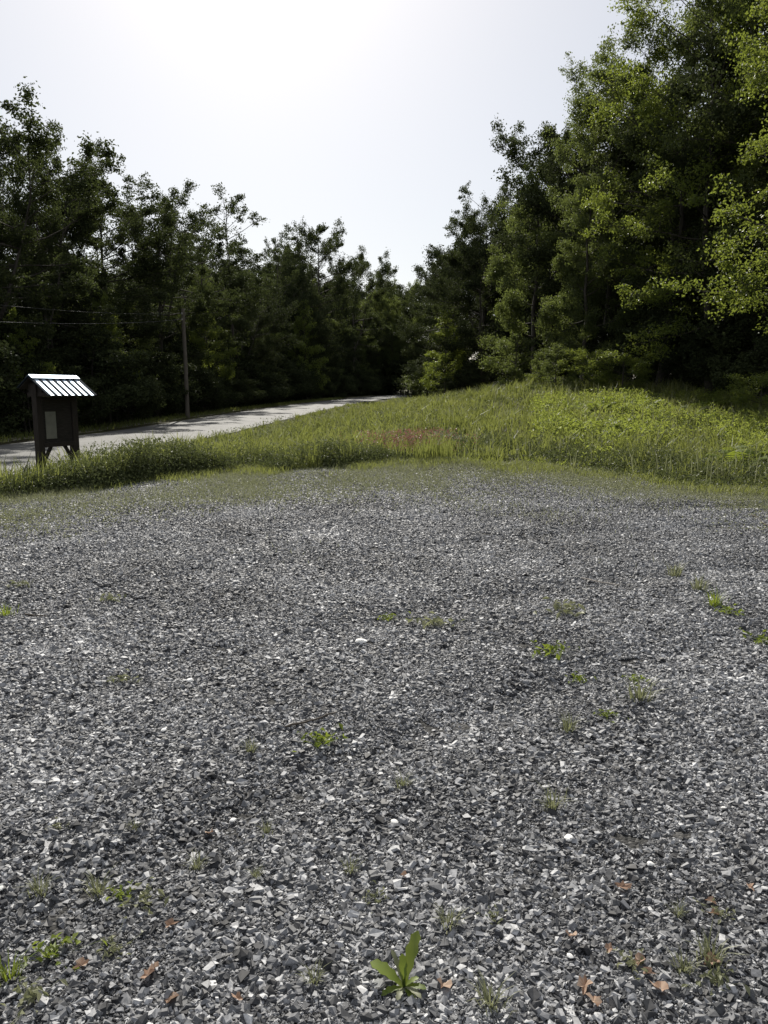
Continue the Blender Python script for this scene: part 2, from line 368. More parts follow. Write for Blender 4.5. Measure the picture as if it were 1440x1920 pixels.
def tube(path, radii, sides, V, Fq, base):
    path = np.asarray(path); n = len(path)
    tan = unit(np.gradient(path, axis=0))
    ref = np.array([0.31, 0.95, 0.07]) if abs(tan[0][2]) > .8 else np.array([0, 0, 1.0])
    u = unit(np.cross(tan, ref)); w = np.cross(tan, u)
    a = np.linspace(0, 2 * np.pi, sides, endpoint=False)
    ring = path[:, None, :] + np.asarray(radii)[:, None, None] * (np.cos(a)[None, :, None] * u[:, None, :] + np.sin(a)[None, :, None] * w[:, None, :])
    V.append(ring.reshape(-1, 3))
    for k in range(n - 1):
        for s in range(sides):
            Fq.append((base + k * sides + s, base + k * sides + (s + 1) % sides, base + (k + 1) * sides + (s + 1) % sides, base + (k + 1) * sides + s))
    return base + n * sides
PROF = {
    'oval': lambda u: max(.5, math.sqrt(max(0, 1 - (2 * u - .95) ** 2 * .75))),
    'full': lambda u: max(.16, 1.0 - .8 * u ** 1.6) * (0.75 + .25 * min(1, u * 6)),
    'spread': lambda u: .55 + .45 * math.sin(math.pi * min(1, u * .85 + .1)),
    'tall': lambda u: max(.2, math.sin(math.pi * (0.14 + .70 * u)) ** .6),
}
def grow(name, seed, H, R, cb, nprim, n2, n3, leaves, lsize, clump, prof='oval', trunk_r=.17, mat='leaf_maple', drop=0.0, fork=False, up=1.0):
    rng = np.random.default_rng(seed); V, Fq, base = [], [], 0
    zs = np.linspace(0, H * .96, 9)
    wob = np.cumsum(rng.normal(0, H * .009, (9, 2)), 0); wob[0] = 0
    trunk = np.column_stack([wob, zs])
    rad = trunk_r * (1 - zs / H) ** .8 + .012; rad[0] *= 1.35
    base = tube(trunk, rad, 7, V, Fq, base)
    stems = [(trunk, rad)]
    if fork:
        for q in range(fork):
            a = rng.uniform(0, 6.28); k0 = 3 + q % 2; p0 = trunk[k0]; L = H - zs[k0]
            tt = np.linspace(0, 1, 6)[:, None]
            path = p0 + np.hstack([np.cos(a) * R * .45 * tt ** .8, np.sin(a) * R * .45 * tt ** .8, L * .9 * tt]) + np.cumsum(rng.normal(0, .08, (6, 3)), 0) * (tt > 0)
            rr = rad[k0] * .7 * (1 - tt[:, 0] * .9)
            base = tube(path, rr, 6, V, Fq, base); stems.append((path, rr))
    clumps = []; cw_ = []
    def bend(p0, d, L, nseg, rise, jit):
        pts = [p0]; d = d / np.linalg.norm(d)
        for _ in range(nseg):
            d = d + np.array([0, 0, rise / nseg]) + rng.normal(0, jit, 3); d = d / np.linalg.norm(d)
            pts.append(pts[-1] + d * L / nseg)
        return np.array(pts)
    for k in range(nprim):
        u = ((k + rng.uniform(.1, .9)) / nprim) ** .85
        path, rr = stems[k % len(stems)]
        z = H * (cb + (.97 - cb) * u)
        z = min(max(z, path[0][2] + .2), path[-1][2])
        p0 = np.array([np.interp(z, path[:, 2], path[:, i]) for i in range(3)])
        L = R * PROF[prof](u) * rng.uniform(.7, 1.15)
        a = k * 2.39996 + rng.normal(0, .35)
        el = math.radians(6 + 34 * u ** 1.8 + rng.normal(0, 8) - drop * (1 - u) * 30)
        d = np.array([math.cos(a) * math.cos(el), math.sin(a) * math.cos(el), math.sin(el)])
        pr = bend(p0, d, L, 5, .35 * up, .10)
        r0 = max(.02, trunk_r * .33 * (L / R) * (1 - .5 * u))
        base = tube(pr, np.linspace(r0, .012, 6), 4, V, Fq, base)
        for j in range(n2):
            t = rng.uniform(.28, 1.0) if j else 1.0
            q = np.array([np.interp(t * 5, range(6), pr[:, i]) for i in range(3)])
            dd = unit(pr[min(5, int(t * 5) + 1)] - pr[max(0, int(t * 5) - 1)]) + rng.normal(0, .65, 3) * [1, 1, .6] + [0, 0, .12 * up]
            L2 = L * rng.uniform(.22, .45) * (1.15 - .5 * t)
            se = bend(q, dd, L2, 3, .2 * up - .25 * drop, .16)
            base = tube(se, np.linspace(max(.010, r0 * .4), .006, 4), 3, V, Fq, base)
            clumps.append((se[1], se[-1])); cw_.append(L2 * 1.4)
            for m_ in range(n3):
                s0 = se[rng.integers(1, 4)]
                e = s0 + unit(unit(dd) + rng.normal(0, .8, 3)) * L2 * rng.uniform(.3, .6)
                base = tube(np.array([s0, e]), [.006, .004], 3, V, Fq, base)
                clumps.append((s0, e)); cw_.append(L2 * .9)
    clumps = np.array(clumps)
    cw_ = np.array(cw_) / np.mean(cw_); w = rng.gamma(2.5, 1, len(clumps)) * cw_ ** 1.5; cnt = np.maximum(2, (leaves * w / w.sum()).astype(int))
    cr = clump * rng.uniform(.6, 1.35, len(clumps)) * np.clip(cw_, .5, 1.5) ** .5
    idx = np.repeat(np.arange(len(clumps)), cnt)
    along = rng.uniform(0, 1, (len(idx), 1)) ** .75
    off = unit(rng.normal(0, 1, (len(idx), 3))) * (rng.uniform(0, 1, (len(idx), 1)) ** .6) * np.array([1.05, 1.05, .62]) * cr[idx][:, None] * (1.15 - .45 * along)
    off[:, 2] -= drop * .25 * (off[:, 0] ** 2 + off[:, 1] ** 2) / np.maximum(cr[idx], .1)
    pos = clumps[idx, 0] + (clumps[idx, 1] - clumps[idx, 0]) * along * 1.1 + off; pos[:, 2] = np.maximum(pos[:, 2], .05)
    lv, lf = leaf_cloud(pos, lsize, rng)
    shade = np.clip(rng.normal(.5, .2, len(idx)) + rng.normal(0, .14, len(clumps))[idx], 0, 1)
    crown = np_mesh(name + '_crown', lv, lf, np.repeat(shade, 4)); crown.materials.append(M[mat])
    wood = np_mesh(name + '_trunk', np.concatenate(V), np.array(Fq), smooth=True); wood.materials.append(M['bark'])
    return dict(H=float(pos[:, 2].max()), R=R, trunk=wood, crown=crown)

T = {}
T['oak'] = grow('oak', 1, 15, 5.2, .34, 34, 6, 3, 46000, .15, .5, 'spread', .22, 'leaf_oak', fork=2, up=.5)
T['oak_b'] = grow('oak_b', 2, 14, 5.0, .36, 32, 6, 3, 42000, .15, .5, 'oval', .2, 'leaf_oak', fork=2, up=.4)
T['slender'] = grow('slender', 3, 15, 2.8, .42, 22, 5, 2, 7500, .15, .42, 'oval', .12, 'leaf_oak', fork=1, up=.6)
T['maple'] = grow('maple', 4, 15, 5.2, .16, 36, 6, 3, 46000, .16, .68, 'tall', .2, 'leaf_maple', fork=1, up=.5)
T['maple_b'] = grow('maple_b', 5, 15, 5.0, .06, 34, 6, 3, 44000, .15, .7, 'full', .2, 'leaf_maple', drop=.4)
T['tall'] = grow('tall', 6, 20, 5.6, .22, 42, 6, 3, 58000, .15, .68, 'tall', .25, 'leaf_maple', fork=1, up=.5)
T['dark'] = grow('dark', 7, 15, 5.8, .05, 38, 6, 2, 40000, .2, .8, 'tall', .2, 'leaf_shaded', fork=1, up=.5)
T['birch'] = grow('birch', 8, 17, 4.9, .13, 40, 7, 3, 54000, .115, .52, 'tall', .17, 'leaf_birch', drop=.8)
T['sapling'] = grow('sapling', 9, 7, 2.4, .10, 22, 5, 2, 9000, .13, .45, 'full', .06, 'leaf_birch')
T['bush'] = grow('bush', 10, 3.2, 2.1, .03, 18, 5, 2, 7000, .12, .45, 'full', .04, 'leaf_maple', drop=.3)
T['bush_dark'] = grow('bush_dark', 12, 5.0, 3.2, .03, 22, 5, 2, 11000, .19, .65, 'full', .05, 'leaf_shaded')
T['bush_b'] = grow('bush_b', 13, 3.0, 1.9, .03, 18, 5, 2, 6500, .11, .42, 'oval', .04, 'leaf_birch', drop=.3)

rt = random.Random(5)
def plant(kind, x, y, height, label, group=None, name='broadleaf_tree', cat='tree', wide=1.0, rz=None):
    v = T[kind]; k = height / v['H']
    e = empty(name, (x, y, h1(x, y) - .05), rt.uniform(0, 6.28) if rz is None else rz)
    e.scale = (k * wide, k * wide, k)
    tr = link('trunk' if cat == 'tree' else 'stem', v['trunk'], parent=e); cw = link('crown' if cat == 'tree' else 'foliage', v['crown'], parent=e)
    return tag(e, label, cat, group)
def y_wood(px, d=-19.0):                       # how far off the wood's edge is in that direction
    ys = np.arange(20, 170, .5); q = road_frame((px - 720) / FOC * ys, ys)[1]
    return float(ys[np.argmin(np.abs(q - d))])
def plant_px(kind, px, y, top, label, wide=1.0, **kw):
    x = x_at(px, y); return plant(kind, x, y, z_at(top, y) - h1(x, y), label, wide=wide, **kw)

# trees across the road, each with its own silhouette against the sky
for kd, px, d, top, wd, lb in (('oak_b', 5, -18.5, 188, 1.05, 'tallest dark oak towering above the wood behind the notice board'),
        ('oak_b', 100, -19.5, 235, .65, 'narrow dark oak leaning out of the tallest oak, above the overhead wires'),
        ('oak', 125, -21, 330, .95, 'dense leafy tree under the tallest oak, behind the overhead wires'),
        ('oak_b', 205, -19.5, 318, 1.15, 'rounded dark oak between the tallest oak and the fork-stemmed one'),
        ('oak', 305, -19, 330, .95, 'open-crowned dark tree with forked stems above the utility pole'),
        ('oak_b', 385, -20, 440, 1.2, 'low rounded tree just behind the utility pole'),
        ('slender', 440, -19, 352, 1.0, 'slender sparse tree with airy two-lobed top'),
        ('slender', 522, -20, 428, .6, 'thin spindly tree with almost bare top beside the airy two-lobed one'),
        ('oak_b', 598, -19, 402, .8, 'broad tree with feathery rounded crown across the road bend'),
        ('oak_b', 668, -18, 465, .8, 'rounded leafy tree at the low dip of the skyline across the road'),
        ('dark', 556, -20, 468, .8, 'mid-height leafy tree leaning against the feathery rounded crown'),
        ('oak_b', -110, -20, 235, 1.0, 'tall dark oak at the edge of the wood past the notice board'),
        ('oak', -230, -19, 210, 1.1, 'big spreading oak at the roadside beyond the notice board')):
    plant_px(kd, px, y_wood(px, d), top, lb, wide=wd)
# dense wood behind and below them
g1 = 'dark trees filling the wood across the road'
for row, (d, top0) in enumerate(((-20.5, 520), (-25, 500), (-31, 482), (-39, 474))):
    for k in range(19):
        s = 24 + k * (7.5 + row) + rt.uniform(-2, 2); x, y = from_road(s, d + rt.uniform(-1.2, 1.2))
        px = 720 + FOC * x / y
        if px < -260: continue
        tp = top0 + max(0, px - 480) * .12 + rt.uniform(-18, 40)
        if row < 2 and px < 160: tp -= 20
        H = min(24, max(6, z_at(tp, y) - h1(x, y)))
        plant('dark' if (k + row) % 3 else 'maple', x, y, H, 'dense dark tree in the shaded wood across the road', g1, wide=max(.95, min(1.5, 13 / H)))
g2 = 'shaded bushes along the far road edge'
for k in range(84):
    s = 22 + (k // 2) * 3.2 + rt.uniform(-1, 1); x, y = from_road(s, (-17.3, -21.0)[k % 2] + rt.uniform(-.6, .5))
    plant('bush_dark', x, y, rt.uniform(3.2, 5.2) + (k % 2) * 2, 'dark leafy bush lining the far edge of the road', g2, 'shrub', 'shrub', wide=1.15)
for px, y, top, lb in ((45, y_wood(45, -17.2), 575, 'sunlit young tree at the wood edge behind the notice board'), (205, y_wood(205, -17.2), 545, 'half-lit young tree below the overhead wires'),
                       (395, y_wood(395, -17.2), 560, 'sunlit leaning young tree right beside the utility pole'), (575, y_wood(575, -17.2), 560, 'half-lit young tree below the feathery rounded crown')):
    plant_px('sapling', px, y, top, lb, name='young_tree', wide=.75)
# trees closing the road's far end
for px, y, top, kd in ((700, 150, 505, 'maple'), (728, 158, 524, 'maple_b'), (752, 165, 528, 'dark'), (778, 160, 522, 'maple_b'), (805, 150, 500, 'dark'), (835, 140, 480, 'maple_b'), (716, 175, 530, 'dark'), (742, 180, 526, 'dark'), (765, 150, 600, 'maple_b'), (735, 148, 610, 'maple_b')):
    plant_px(kd, px, y, top, 'far green tree closing the end of the road', group='trees at the far end of the road', wide=.8)
for px, y, top in ((868, 92, 470), (905, 88, 440), (945, 80, 420), (975, 72, 400)):
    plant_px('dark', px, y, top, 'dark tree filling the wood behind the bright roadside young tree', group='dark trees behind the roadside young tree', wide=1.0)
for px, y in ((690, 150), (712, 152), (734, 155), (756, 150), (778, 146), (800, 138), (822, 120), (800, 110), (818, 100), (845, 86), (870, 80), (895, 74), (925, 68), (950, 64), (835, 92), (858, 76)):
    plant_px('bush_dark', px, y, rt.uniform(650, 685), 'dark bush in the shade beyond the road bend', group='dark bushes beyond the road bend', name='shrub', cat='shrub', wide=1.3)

# the wood on the right, behind the meadow
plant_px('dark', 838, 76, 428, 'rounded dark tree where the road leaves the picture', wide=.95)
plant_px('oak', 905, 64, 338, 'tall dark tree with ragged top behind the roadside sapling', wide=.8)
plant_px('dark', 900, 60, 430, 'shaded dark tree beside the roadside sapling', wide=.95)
plant_px('maple_b', 1000, 47, 300, 'grey-green tree with foliage hanging to the meadow', wide=.85)
plant_px('oak_b', 1030, 50, 218, 'dark round-topped tree peering over the grey-green one', wide=.8)
plant_px('tall', 1130, 38, 85, 'tall tree with thin ragged top on the wood corner', wide=.8)
plant_px('maple_b', 1090, 36, 330, 'lit yellow-green tree clothed in leaves to the ground', wide=.8)
plant_px('tall', 1235, 34, -50, 'very tall leafy tree rising out of the picture', wide=.85)
plant_px('birch', 1330, 31, -180, 'tall bright-leaved tree in the front row of the wood', wide=1.0)
plant_px('tall', 1440, 27, -280, 'towering tree over the fern bank', wide=.8)
plant('birch', 10.9, 17.2, 14.5, 'near bright yellow-green tree reaching low boughs over the meadow', wide=1.0)
plant('birch', 15.5, 13.5, 14, 'bright leafy tree at the side of the gravel lot')
plant('tall', 17.5, 20, 19, 'tall tree behind the near bright yellow-green one')
g3 = 'trees deep in the shaded wood behind the meadow'
for k in range(26):
    row = k % 3; t = k // 3
    y = 26 + t * 6.5 + rt.uniform(-1.5, 1.5); x = 15.5 - t * .25 + row * 5.5 + rt.uniform(-1, 1)
    plant(('dark', 'tall', 'dark')[row], x, y, rt.uniform(14, 17) if row < 2 else 18, 'dense tree deep in the dark wood behind the meadow', g3, wide=1.05)
for k in range(26):
    y = 34 + k * 1.9 + rt.uniform(-1, 1); x = 15.5 - (y - 34) * .06 + (k % 3) * 2.6
    plant('bush_dark', x, y, rt.uniform(3.5, 5.5), 'dark undergrowth bush between the trunks deep in the wood behind the meadow', 'undergrowth deep in the wood', 'shrub', 'shrub', wide=1.3)
for k, (px, y, top) in enumerate(((1250, 34, 560), (1330, 31, 580), (1410, 29, 570), (1180, 38, 560), (1290, 37, 520), (1460, 26, 600), (960, 58, 600), (1010, 54, 600))):
    plant_px('bush_dark', px, y, top, 'tall shaded bush under the high crowns behind the fern bank', group='shaded undergrowth behind the meadow', name='shrub', cat='shrub', wide=1.1)
plant_px('sapling', 832, 60, 580, 'bright sunlit young tree beside the road where it leaves the picture', name='young_tree', wide=.95)
for px, y, top, kd, lb in ((965, 41, 620, 'bush', 'bush with lit leaves at the foot of the grey-green tree'), (1040, 34, 640, 'bush', 'leafy bush at the foot of the lit yellow-green tree'),
                           (1105, 32, 645, 'bush_b', 'bright bush at the corner of the wood'), (1170, 31, 655, 'bush_b', 'small lit bush in front of the dark hollow'),
                           (1020, 37, 680, 'bush_b', 'low bright bush on the crest of the meadow'), (1425, 24, 690, 'bush_b', 'low bush at the end of the fern bank'),
                           (800, 72, 690, 'bush', 'small roadside bush below the bright young tree'), (865, 58, 690, 'bush_dark', 'low shaded bush behind the bright young tree')):
    plant_px(kd, px, y, top, lb, name='shrub', cat='shrub', wide=1.0 if top < 650 else 1.5)

# ------------------------------------------------------------------ meadow (stuff)
def noise2(x, y, s, seed):
    r = np.random.default_rng(seed); out = np.zeros_like(x)
    for k in range(7):
        a = r.uniform(0, 6.28); f = s * r.uniform(.5, 1.8); out += np.sin((x * np.cos(a) + y * np.sin(a)) * f + r.uniform(0, 6.28))
    return out / 7 * 1.6
def blades(name, x, y, h, w, lean, mat, label, cat, rng, shade=None, zf=hgt):
    n = len(x); z = zf(x, y) + .004
    a = rng.uniform(0, 6.28, n); la = rng.uniform(0, 6.28, n); L = np.abs(rng.normal(lean, lean * .5, n)) * h
    sx, sy = np.cos(a) * w * .5, np.sin(a) * w * .5
    lx_, ly_ = np.cos(la) * L, np.sin(la) * L
    V = np.stack([np.stack([x - sx, y - sy, z], 1), np.stack([x + sx, y + sy, z], 1),
                  np.stack([x + sx * .8 + lx_ * .35, y + sy * .8 + ly_ * .35, z + h * .6], 1), np.stack([x - sx * .8 + lx_ * .35, y - sy * .8 + ly_ * .35, z + h * .6], 1),
                  np.stack([x + lx_, y + ly_, z + h * rng.uniform(.85, 1, n)], 1)], 1).reshape(-1, 3)
    i = np.arange(n)[:, None] * 5
    F = [i + np.array([[0, 1, 2, 3]]), i + np.array([[3, 2, 4]])]
    sh = np.clip(rng.normal(.5, .2, n) if shade is None else shade, 0, 1)
    return tag(link(name, np_mesh(name, V, F, np.repeat(sh, 5)), M[mat]), label, cat, kind='stuff')
rm = np.random.default_rng(21)
def meadow_pts(n, ymin, ymax, rng, near_bias=1.0):
    y = ymin + (ymax - ymin) * rng.uniform(0, 1, n) ** near_bias
    x = rng.uniform(-1, 1, n) * (4 + .62 * y)
    s, d = road_frame(x, y)
    k = (y > edge(x) + .0) & (d > D1 + .25) & (d < 13.5)
    return x[k], y[k]
tx, ty = meadow_pts(24000, 6, 85, rm, 1.7)
keep = noise2(tx, ty, 1.7, 31) > -.75; tx, ty = tx[keep], ty[keep]
per = rm.integers(6, 24, len(tx)); idx = np.repeat(np.arange(len(tx)), per)
spr = (.05 + .10 * rm.uniform(0, 1, len(tx)))[idx]
x = tx[idx] + rm.normal(0, 1, len(idx)) * spr; y = ty[idx] + rm.normal(0, 1, len(idx)) * spr
s_, d_ = road_frame(x, y)
th = np.clip(rm.gamma(4.0, .085, len(tx)) + .07 * noise2(tx, ty, .8, 3), .07, .72)
tsh = np.clip(rm.normal(.45, .22, len(tx)) + .3 * noise2(tx, ty, .45, 5), 0, 1)
ed = y - edge(x); rightish = sstep((x - 1.0) / 3.0)
h = th[idx] * rm.uniform(.5, 1.15, len(x)) * (np.clip(ed / 1.0, .2, 1) * (1 - rightish) + rightish * np.clip(ed / 4.5, .2, 1))
h *= np.where((d_ < -4.5) & (y > 24), .62, 1)
blades('meadow_grass', x, y, np.clip(h, .05, .75), .010 + .0006 * y, .5, 'grass', 'tall sunlit meadow grass between the gravel and the woods', 'grass', rm, np.clip(tsh[idx] + rm.normal(0, .1, len(x)), 0, 1))

k = rm.uniform(0, 1, len(tx)) < .22; sx_, sy_ = tx[k], ty[k]
sd_ = road_frame(sx_, sy_)[1]; k = (sy_ - edge(sx_) > .8) & (sd_ > -7); sx_, sy_ = np.repeat(sx_[k], 2), np.repeat(sy_[k], 2)
sx_ = sx_ + rm.normal(0, .1, len(sx_)); sy_ = sy_ + rm.normal(0, .1, len(sx_))
blades('seed_stalks', sx_, sy_, rm.uniform(.35, .75, len(sx_)), .008 + .0004 * sy_, .2, 'gravel_weed_dull', 'pale dry seed stalks standing above the meadow grass', 'grass', rm)
def weed_mesh(name, x, y, h, per, lsize, rng, mat, label, cat, spread=.13, zf=hgt):
    n = len(x); idx = np.repeat(np.arange(n), per); u = rng.uniform(.08, 1, len(idx))
    pos = np.column_stack([x[idx] + rng.normal(0, spread, len(idx)), y[idx] + rng.normal(0, spread, len(idx)), zf(x[idx], y[idx]) + u * h[idx]])
    V, F = leaf_cloud(pos, lsize, rng, .5, .42)
    return tag(link(name, np_mesh(name, V, F, np.repeat(np.clip(rng.normal(.5, .2, n)[idx] + rng.normal(0, .12, len(idx)), 0, 1), 4)), M[mat]), label, cat, kind='stuff')
# the dark weedy band that starts at the notice board and follows the edge of the gravel
n = 7000; x = rm.uniform(-11, 1.0, n); y = edge(x) + np.abs(rm.normal(.1, .55, n)) + .05
s_, d_ = road_frame(x, y); k = (d_ > D1 + .5) & (noise2(x, y, 2.4, 71) + rm.normal(0, .35, len(x)) > -.35); x, y = x[k], y[k]
fade = (1 - .6 * sstep((x + 1.2) / 2.0)) * (1 - .45 * np.exp(-((x + 6.7) / .9) ** 2)) * np.clip(.45 + (y - edge(x)) / .7, .45, 1)
hh = np.clip((.38 + .12 * sstep((-2.5 - x) / 2) + .2 * noise2(x, y, 2.6, 8)) * rm.uniform(.35, 1.45, len(x)) * fade, .08, .8)
weed_mesh('weed_band', x, y, hh, 32, .055, rm, 'weed', 'dark leafy weeds in a band along the gravel edge', 'weeds')
# grass spikes standing up through the weed band
n = 8000; x = rm.uniform(-11, 1.5, n); y = edge(x) + np.abs(rm.normal(.35, .9, n)) + .1
s_, d_ = road_frame(x, y); k = (d_ > D1 + .4) & (noise2(x, y, 2.0, 41) + rm.normal(0, .4, n) > 0); x, y = x[k], y[k]
blades('weed_spikes', x, y, np.clip(rm.normal(.46, .14, len(x)), .12, .8), .016, .22, 'grass', 'upright grass spikes standing among the dark weeds', 'grass', rm, np.clip(rm.normal(.4, .22, len(x)), 0, 1))
n = 2600; x = rm.uniform(.2, 7.5, n); y = edge(x) + np.abs(rm.normal(2.6, 1.0, n)) + .6
weed_mesh('dull_weed_strip', x, y, np.clip((.22 + .15 * noise2(x, y, 2.0, 61)) * rm.uniform(.5, 1.4, n) * np.clip((y - edge(x)) / 3.5, .2, 1), .05, .45), 12, .06, rm, 'weed', 'strip of dull grey-green weeds crossing the lower meadow', 'weeds')
# bright broad-leaved growth on the bank below the wood
n = 9000; x = rm.uniform(3, 15, n); y = rm.uniform(16, 29, n); px = 720 + FOC * x / y
k = (px > 1000) & (noise2(x, y, 1.2, 52) + rm.normal(0, .35, n) > .05); x, y = x[k], y[k]
weed_mesh('bank_weeds', x, y, rm.uniform(.15, .55, len(x)) * np.clip((y - edge(x)) / 5, .2, 1), 10, .10, rm, 'bright_weed', 'bright yellow-green leafy growth on the bank below the wood', 'weeds')
x, y = meadow_pts(26000, 8, 60, rm, 1.7); k = noise2(x, y, .9, 9) + rm.normal(0, .4, len(x)) > .0; x, y = x[k], y[k]
weed_mesh('meadow_weeds', x, y, .12 + .42 * rm.uniform(0, 1, len(x)) ** 1.6 * np.clip((y - edge(x)) / 4, .15, 1), 9, .085, rm, 'weed', 'broad-leaved weeds scattered through the meadow grass', 'weeds')
# reddish clover patch
cx, cy = x_at(768, 18.2, .4), 18.2
n = 260; x = cx + rm.normal(0, .55, n); y = cy + rm.normal(0, .45, n)
weed_mesh('clover_patch', x, y, np.full(n, .62), 7, .055, rm, 'flower', 'patch of faded reddish flowers in the meadow', 'flowers', .05)
# thin grass growing through the outer gravel
n = 130000; x = rm.uniform(-12, 12, n); y = edge(x) - np.abs(rm.normal(0, 3.0, n)) + .2
k = (noise2(x, y, 1.3, 15) + rm.normal(0, .35, n) + .15 - .10 * (edge(x) - y) > 0) & (y > 6.5)
x, y = x[k], y[k]
hh = rm.uniform(.035, .075, len(x)) + np.clip(.10 - .12 * (edge(x) - y), 0, .1) * rm.uniform(.3, 1, len(x))
blades('gravel_grass', x, y, hh, .006, .5, 'gravel_weed_dull', 'thin short grass growing through the outer gravel', 'grass', rm, zf=lot_z)
n = 36000; x = rm.uniform(-12, 12, n); y = edge(x) - np.abs(rm.normal(0, 2.8, n))
k = (noise2(x, y, 1.1, 16) + rm.normal(0, .3, n) + .45 - .13 * (edge(x) - y) > 0) & (y > 6.0); x, y = x[k], y[k]
weed_mesh('creeping_weeds', x, y, np.full(len(x), .045), 4, .034, rm, 'gravel_weed_dull', 'low creeping weeds greening the outer gravel', 'weeds', .07, zf=lot_z)
# a ragged fringe of short grass creeping out from the meadow
n = 30000; x = rm.uniform(-12, 11, n); y = edge(x) - np.abs(rm.normal(0, .7, n)) + .25
k = noise2(x, y, 3.2, 81) + rm.normal(0, .3, n) + .25 - .5 * (edge(x) - y) > 0; x, y = x[k], y[k]
blades('fringe_grass', x, y, rm.uniform(.06, .17, len(x)), .009, .5, 'grass', 'ragged fringe of short grass at the rim of the gravel', 'grass', rm, np.clip(rm.normal(.55, .2, len(x)), 0, 1), lot_z)
# verge on the far side of the road
n = 6000; s_ = rm.uniform(20, 110, n); d_ = -14.9 - np.abs(rm.normal(0, .9, n)); x, y = from_road(s_, d_)
blades('verge_grass', x, y, rm.uniform(.1, .35, n), .03, .4, 'grass', 'rough grass along the far verge of the road', 'grass', rm, np.clip(rm.normal(.3, .15, n), 0, 1))

# ------------------------------------------------------------------ ferns
def frond_mesh(name, L, seed):
    r = np.random.default_rng(seed); V, F = [], []
    n = 17
    for k in range(n):
        t = (k + 1) / n
        p = np.array([L * (t - .18 * t * t) * .82, 0, L * (.75 * t - .52 * t * t)])
        wl = L * .24 * math.sin(math.pi * (0.10 + .87 * t)) ** .8
        for sd in (-1, 1):
            b = len(V); tip = p + np.array([wl * .35, sd * wl, -wl * .18 + r.normal(0, .01)])
            wd = L * .026
            V += [p + [-wd, 0, 0], p + [wd, 0, 0], (p + tip) / 2 + [wd * 1.1, 0, .008], tip, (p + tip) / 2 + [-wd * 1.1, 0, .008]]
            F.append((b, b + 1, b + 2)); F.append((b, b + 2, b + 4)); F.append((b + 4, b + 2, b + 3))
    rr = np.repeat(np.clip(r.normal(.55, .18, 2 * n), 0, 1), 5)
    me = np_mesh(name, np.array(V), np.array(F), rr); me.materials.append(M['fern']); return me
FR = [frond_mesh('frond', .75, 40 + k) for k in range(3)]
rf = random.Random(8)
fspots = []
for k in range(46):
    px = rf.uniform(1040, 1500) if k < 40 else rf.uniform(1380, 1460); y = rf.uniform(19.5, 27) if k < 40 else rf.uniform(15, 18)
    fspots.append((x_at(px, y), y))
for x, y in fspots:
    e = empty('fern', (x, y, h1(x, y)), rf.uniform(0, 6.28)); k_ = rf.uniform(.75, 1.25); e.scale = (k_,) * 3
    tag(e, 'light green fern in the sunlit bank below the wood', 'fern', 'ferns on the sunlit bank')
    for q in range(7):
        o = link('frond', FR[q % 3], parent=e); o.rotation_euler = (rf.uniform(-.2, .2), rf.uniform(-.35, .1), q * .9 + rf.uniform(-.2, .2))

# ------------------------------------------------------------------ notice board
def box(name, c, size, mat, parent, rot=(0, 0, 0), bev=.004):
    sx, sy, sz = [v / 2 for v in size]
    V = CUBE * [sx, sy, sz]
    me = np_mesh(name, V, CF); o = link(name, me, M[mat], parent); o.location = c; o.rotation_euler = rot
    if bev:
        b = o.modifiers.new('bevel', 'BEVEL'); b.width = bev; b.segments = 1
    return o
KX, KY = -6.78, 16.0
kz = h1(KX, KY); nb = empty('notice_board', (KX, KY, kz), math.radians(64))
tag(nb, 'dark wooden notice board with shiny metal roof standing in the weeds', 'notice board')
ZR, ZE = 1.92 - kz, 1.54 - kz
HL, RUN = .59, .54
for sx in (-1, 1):
    box('post', (sx * .44, 0, (ZR - .16) / 2 - .15), (.14, .14, ZR - .16 + .3), 'post_wood', nb)
box('back_board', (0, -.01, 1.165), (.738, .05, .90), 'board_wood', nb)
box('paper_notice', (-.17, -.045, 1.10), (.26, .004, .55), 'paper', nb, bev=0)
box('frame_rail', (0, -.06, .70), (.76, .05, .09), 'post_wood', nb); box('frame_rail', (0, -.06, 1.62), (.76, .05, .09), 'post_wood', nb)
for sx in (-1, 1):
    box('brace', (sx * .29, -.005, .48), (.06, .06, .50), 'post_wood', nb, (0, sx * math.radians(-32), 0))
    box('rafter', (sx * .44, -RUN * .2, ZE + .02), (.08, 1.2 * RUN, .08), 'post_wood', nb)
    box('gable', (sx * .44, 0, (ZR + ZE) / 2 - .05), (.06, RUN * .7, ZR - ZE - .14), 'board_wood', nb)
ang = math.atan2(ZR - ZE, RUN); sl = math.hypot(RUN, ZR - ZE)
for sd in (-1, 1):
    np_ = 7; pw = (2 * HL) / np_; q_ = 1.0 if sd < 0 else .6
    sl = q_ * math.hypot(RUN, ZR - ZE); mid = (sd * q_ * RUN / 2, ZR - q_ * (ZR - ZE) / 2)
    box('roof_deck', (0, mid[0], mid[1] - .022), (2 * HL - .02, sl - .01, .02), 'board_wood', nb, (-sd * ang, 0, 0), 0)
    for k in range(np_):
        box('roof_panel', (-HL + pw * (k + .5), mid[0], mid[1]), (pw - .064, sl, .012), 'metal_roof', nb, (-sd * ang, 0, 0), 0)
    for k in range(np_ + 1):
        box('roof_seam', (-HL + pw * k, mid[0], mid[1] + .006), (.063, sl + .004, .016), 'metal_seam', nb, (-sd * ang, 0, 0), 0)
    cy_, cz_ = sd * .055 * math.cos(ang), ZR - .055 * math.sin(ang) + .032
    box('ridge_cap', (0, cy_, cz_), (2 * HL + .02, .12, .01), 'metal_roof', nb, (-sd * ang, 0, 0), 0)

